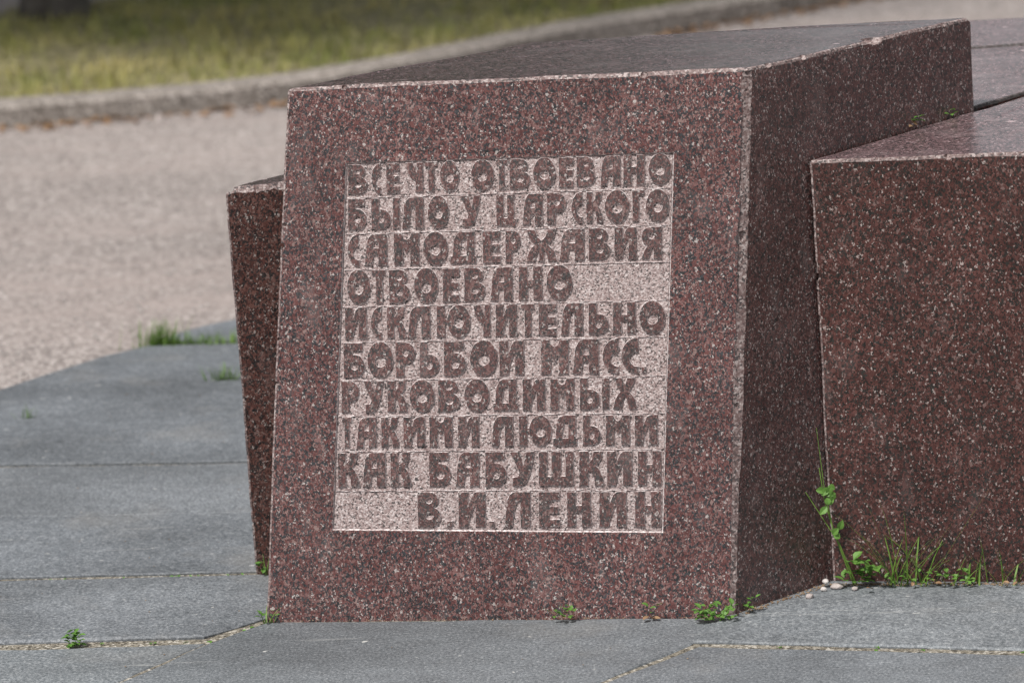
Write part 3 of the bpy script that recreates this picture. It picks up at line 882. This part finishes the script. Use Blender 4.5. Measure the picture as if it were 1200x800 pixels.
# tall weed in the corner between the two blocks
r = random.Random(5)
B0 = V((0.500, 5.560, 0.002))
w = thing('weed', 'tall thin weed with paired leaves climbing the gap between two granite blocks', 'weed', B0, 'weeds at the foot of the stones')
vs, fs = [], []
tipA = B0 + V((-0.048, 0.004, 0.185)); midA = B0 + V((-0.030, -0.006, 0.09))
stalk(vs, fs, [B0, B0.lerp(midA, .5), midA, midA.lerp(tipA, .5) + V((-.003, 0, 0)), tipA], 0.0016, 0.0008)
tipB = B0 + V((-0.070, -0.002, 0.150))
stalk(vs, fs, [B0 + V((.004, 0, 0)), B0 + V((-.022, -.008, .07)), tipB], 0.0014, 0.0007)
tipC = B0 + V((-0.050, 0.012, 0.245))
stalk(vs, fs, [midA, midA + V((-.012, .006, .07)), tipC], 0.0009, 0.0004)
link_mesh('stem', vs, fs, M_BLADE, w)
vs, fs = [], []
for c0, k, L in ((B0 + V((-.038, -.008, .152)), 5, .014), (B0 + V((-.034, -.010, .137)), 4, .014), (B0 + V((-.027, -.010, .088)), 3, .014)):
    for q in range(k):
        a = r.uniform(0, 6.28)
        leaf(vs, fs, c0 + V((r.uniform(-.006, .006), 0, r.uniform(-.009, .009))), V((math.cos(a), -.45, math.sin(a) * .9)), V((0, -1, .3)), L * r.uniform(.75, 1.2), L * .75)
rosette(vs, fs, B0 + V((.010, -.010, .004)), 34, .011, .019, r, .026, V((0, -1, 0)), .040, .8)
link_mesh('leaves', vs, fs, M_LEAF, w)

def tuft(name, label, base, n, l0, l1, seed, group, spread=0.03, lean=0.5, leaves=0, mat=M_BLADE, width=0.0030, sy=0.3, dry=0):
    r = random.Random(seed); base = V(base)
    t = thing(name, label, 'grass tuft' if name == 'grass_tuft' else 'weed', base, group)
    if n:
        vs, fs = [], []
        for i in range(n):
            a = r.choice((r.uniform(-0.5, 0.5), r.uniform(2.6, 3.7), r.uniform(0, 6.28)))
            p = base + V((r.gauss(0, spread * .5), r.gauss(0, spread * .5 * sy), -0.002))
            blade(vs, fs, p, a, r.uniform(l0, l1), width * r.uniform(.7, 1.3), r.uniform(0.05, lean), r.uniform(0, lean), 4)
        link_mesh('blades', vs, fs, mat, t)
    if leaves:
        vs, fs = [], []
        rosette(vs, fs, base + V((0, -.008, .002)), leaves + leaves // 2, .0075, .0125, r, spread, V((0, -1, 0)), .022, .7)
        link_mesh('leaves', vs, fs, M_LEAF, t)
    if dry:
        vs, fs = [], []
        rosette(vs, fs, base + V((0, -.008, .001)), dry, .007, .014, r, spread * 1.6, V((0, -1, 0)), .008, .6)
        link_mesh('dry_leaves', vs, fs, M_LEAF_OLD, t)
    return t
WG = 'weeds at the foot of the stones'
tuft('grass_tuft', 'tall loose grass tuft with seed stalks before the right hand granite block', (0.580, 5.551, 0.002), 40, .05, .17, 61, WG, .042, .6, 9, dry=4)
tuft('grass_tuft', 'thinner grass tuft rooted at the right picture edge below the dark block', (0.748, 5.530, 0.002), 14, .04, .09, 62, WG, .06, .5, 0, dry=6)
tuft('grass_tuft', 'sparse upright grass clump between flat weed and picture edge', (0.690, 5.539, 0.002), 10, .04, .105, 69, WG, .03, .3, 0, dry=3)
tuft('weed', 'low flat leafy weed between the two grass tufts of the dark block', (0.645, 5.540, 0.002), 3, .03, .07, 63, WG, .030, .6, 16)
tuft('weed', 'leafy green weed at the near right corner of the inscribed block', (0.280, 5.424, 0.000), 0, 0, 0, 64, WG, .030, .4, 36)
tuft('weed', 'tiny weed sprout just right of the corner, beside the side face', (0.335, 5.452, 0.002), 2, .01, .02, 65, WG, .010, .4, 6)
tuft('weed', 'small toothed weed alone under the middle of the inscribed face', (0.061, 5.455, 0.000), 3, .015, .03, 66, WG, .016, .7, 11, dry=1)
tuft('weed', 'minute pair of leaves between the middle weed and the corner weed', (0.190, 5.441, 0.000), 0, 0, 0, 67, WG, .006, .4, 3, dry=3)
tuft('weed', 'small sprig of moss and grass at the near left corner of the inscribed block', (-0.383, 5.506, 0.001), 7, .012, .028, 68, WG, .012, .6, 5)
tuft('weed', 'little green sprig at the foot of the narrow left block', (-0.398, 5.748, 0.004), 6, .02, .045, 70, WG, .010, .4, 4)
PG = 'tufts growing in the paving joints'
tuft('weed', 'small cushion of moss and leaves in the wide front joint at lower left', (-0.668, 5.441, -0.004), 5, .01, .018, 71, PG, .011, .7, 30)
tuft('grass_tuft', 'taller blurred grass tuft in the paving joint near the gravel', (-0.690, 7.385, -0.004), 150, .025, .068, 72, PG, .045, .3, 0, width=.004)
tuft('grass_tuft', 'low strip of grass along the same joint, right beside the dark block edge', (-0.600, 7.380, -0.004), 170, .015, .036, 73, PG, .085, .4, 0, width=.004)
tuft('grass_tuft', 'small grass tuft on the paving just left of the narrow block', (-0.545, 7.06, 0.000), 70, .02, .042, 74, PG, .03, .4, 0, width=.003)
tuft('grass_tuft', 'tiny lone grass tuft on the open paving at far left', (-0.892, 6.83, 0.0), 14, .02, .042, 75, PG, .02, .5, 0, width=.003)
tuft('weed', 'tiny two leaved sprout on the ledge against the side of the inscribed block', (0.629, 5.765, 0.660), 0, 0, 0, 76, WG, .004, .4, 4, dry=2)
tuft('weed', 'minute green sprout farther back on the ledge beside the tall block', (0.690, 5.825, 0.664), 0, 0, 0, 77, WG, .004, .4, 3)

# pebbles in the corner
def pebble(label, c, s, mat, seed, grp):
    r = random.Random(seed)
    bm = bmesh.new()
    bmesh.ops.create_icosphere(bm, subdivisions=2, radius=1)
    k = V((r.uniform(.95, 1.4), r.uniform(.7, 1), r.uniform(.6, .8)))
    a = r.uniform(0, 3); ca, sa = math.cos(a), math.sin(a)
    for v in bm.verts:
        q = v.co * (1 + 0.28 * noise.noise(v.co * 1.1 + V((seed, 0, 0))))
        q = V((q.x * k.x, q.y * k.y, q.z * k.z)) * s
        v.co = V((q.x * ca - q.y * sa, q.x * sa + q.y * ca, q.z))
    me = bpy.data.meshes.new('pebble'); bm.to_mesh(me); bm.free(); me.materials.append(mat)
    o = bpy.data.objects.new('pebble', me); COL.objects.link(o); o.location = c
    tag(o, label, 'pebble', grp)
PB = 'pebbles in the corner of the stones'
pebble('small white pebble leaning on the side face above the other pebbles', (0.457, 5.556, 0.012), 0.0052, M_PEBBLE, 1, PB)
pebble('largest pale rounded pebble beside the leafy weed in the corner', (0.473, 5.548, 0.006), 0.0078, M_PINKPEB, 2, PB)
pebble('flat pale pebble lying in front of the white one', (0.452, 5.538, 0.005), 0.0055, M_PEBBLE, 3, PB)
pebble('long grey pebble lowest and leftmost of the corner pebbles', (0.428, 5.505, 0.005), 0.0065, M_PINKPEB, 4, PB)
pebble('small pinkish pebble at the right of the leafy corner weed', (0.499, 5.535, 0.005), 0.0045, M_PINKPEB, 6, PB)

# crumbs of soil and bark along the foot of the stones and in the joints
vs, fs = [], []
def crumbs(a, b, n, wid, z, s0, s1):
    a, b = V(a), V(b)
    for i in range(n):
        p = a.lerp(b, rng.random())
        stone(vs, fs, (p.x + rng.gauss(0, wid), p.y - abs(rng.gauss(0, wid)), z + .001), rng.uniform(s0, s1))
crumbs((0.32, 5.442), (0.462, 5.575), 160, .006, 0.002, .0008, .0026)
crumbs((0.462, 5.572), (0.80, 5.527), 320, .007, 0.002, .0008, .0028)
crumbs((-0.38, 5.514), (0.30, 5.434), 110, .003, 0.0, .0006, .0018)
crumbs((-0.80, 5.789), (-0.41, 5.765), 120, .004, -.004, .001, .003)
crumbs((-0.78, 5.445), (-0.45, 5.432), 120, .005, -.005, .001, .003)
crumbs((0.26, 5.312), (0.80, 5.192), 160, .005, -.005, .001, .003)
for i in range(150):
    x, y = rng.uniform(-1.1, 0.95), rng.uniform(5.1, 7.2)
    if inside(x, y, EDGE) and not (x > -0.4 and y > 5.5): stone(vs, fs, (x, y, 0.004 if y > 5.45 else 0.001), rng.uniform(.0006, .0020))
kind(link_mesh('soil_crumbs', vs, fs, M_CRUMB), 'stuff')
vs, fs = [], []
for (a, b, n) in (((-0.80, 5.789), (-0.41, 5.765), 13), ((-0.78, 5.445), (-0.45, 5.432), 5), ((-0.45, 5.436), (-0.39, 5.51), 3), ((0.26, 5.312), (0.80, 5.192), 5)):
    for i in range(n):
        p = V(a).lerp(V(b), rng.random())
        rosette(vs, fs, V((p.x, p.y, -.005)), 3, .004, .009, rng, .004, V((0, -1, 0)), .004, .6)
kind(link_mesh('joint_moss', vs, fs, M_LEAF), 'stuff')

# pale rubble and fallen leaves in the gutter by the kerb
GG = 'pale stones lying along the kerb'
for i in range(15):
    t = rng.random()
    p = V((-1.6, 9.98)).lerp(V((-0.5, 10.27)), t) if i < 12 else V((0.7, 11.35)).lerp(V((1.4, 11.95)), rng.random())
    pebble('pale stone among the scatter along the foot of the kerb', (p.x, p.y - rng.uniform(.02, .12), -0.004), rng.uniform(.005, .012), M_PINKPEB, 100 + i, GG)
vs, fs = [], []
for i in range(520):
    if i < 240:
        p = V((-2.0, 9.9)).lerp(V((-0.45, 10.3)), rng.random())
    else:
        p = V((0.45, 11.15)).lerp(V((1.7, 12.3)), rng.random())
    p = V((p.x, p.y - abs(rng.gauss(0, .05)) - .01, -.008))
    rosette(vs, fs, p, 1, .015, .035, rng, .01, V((0, 0, 0)), .006, .6)
kind(link_mesh('fallen_leaves', vs, fs, M_LEAF_OLD), 'stuff')
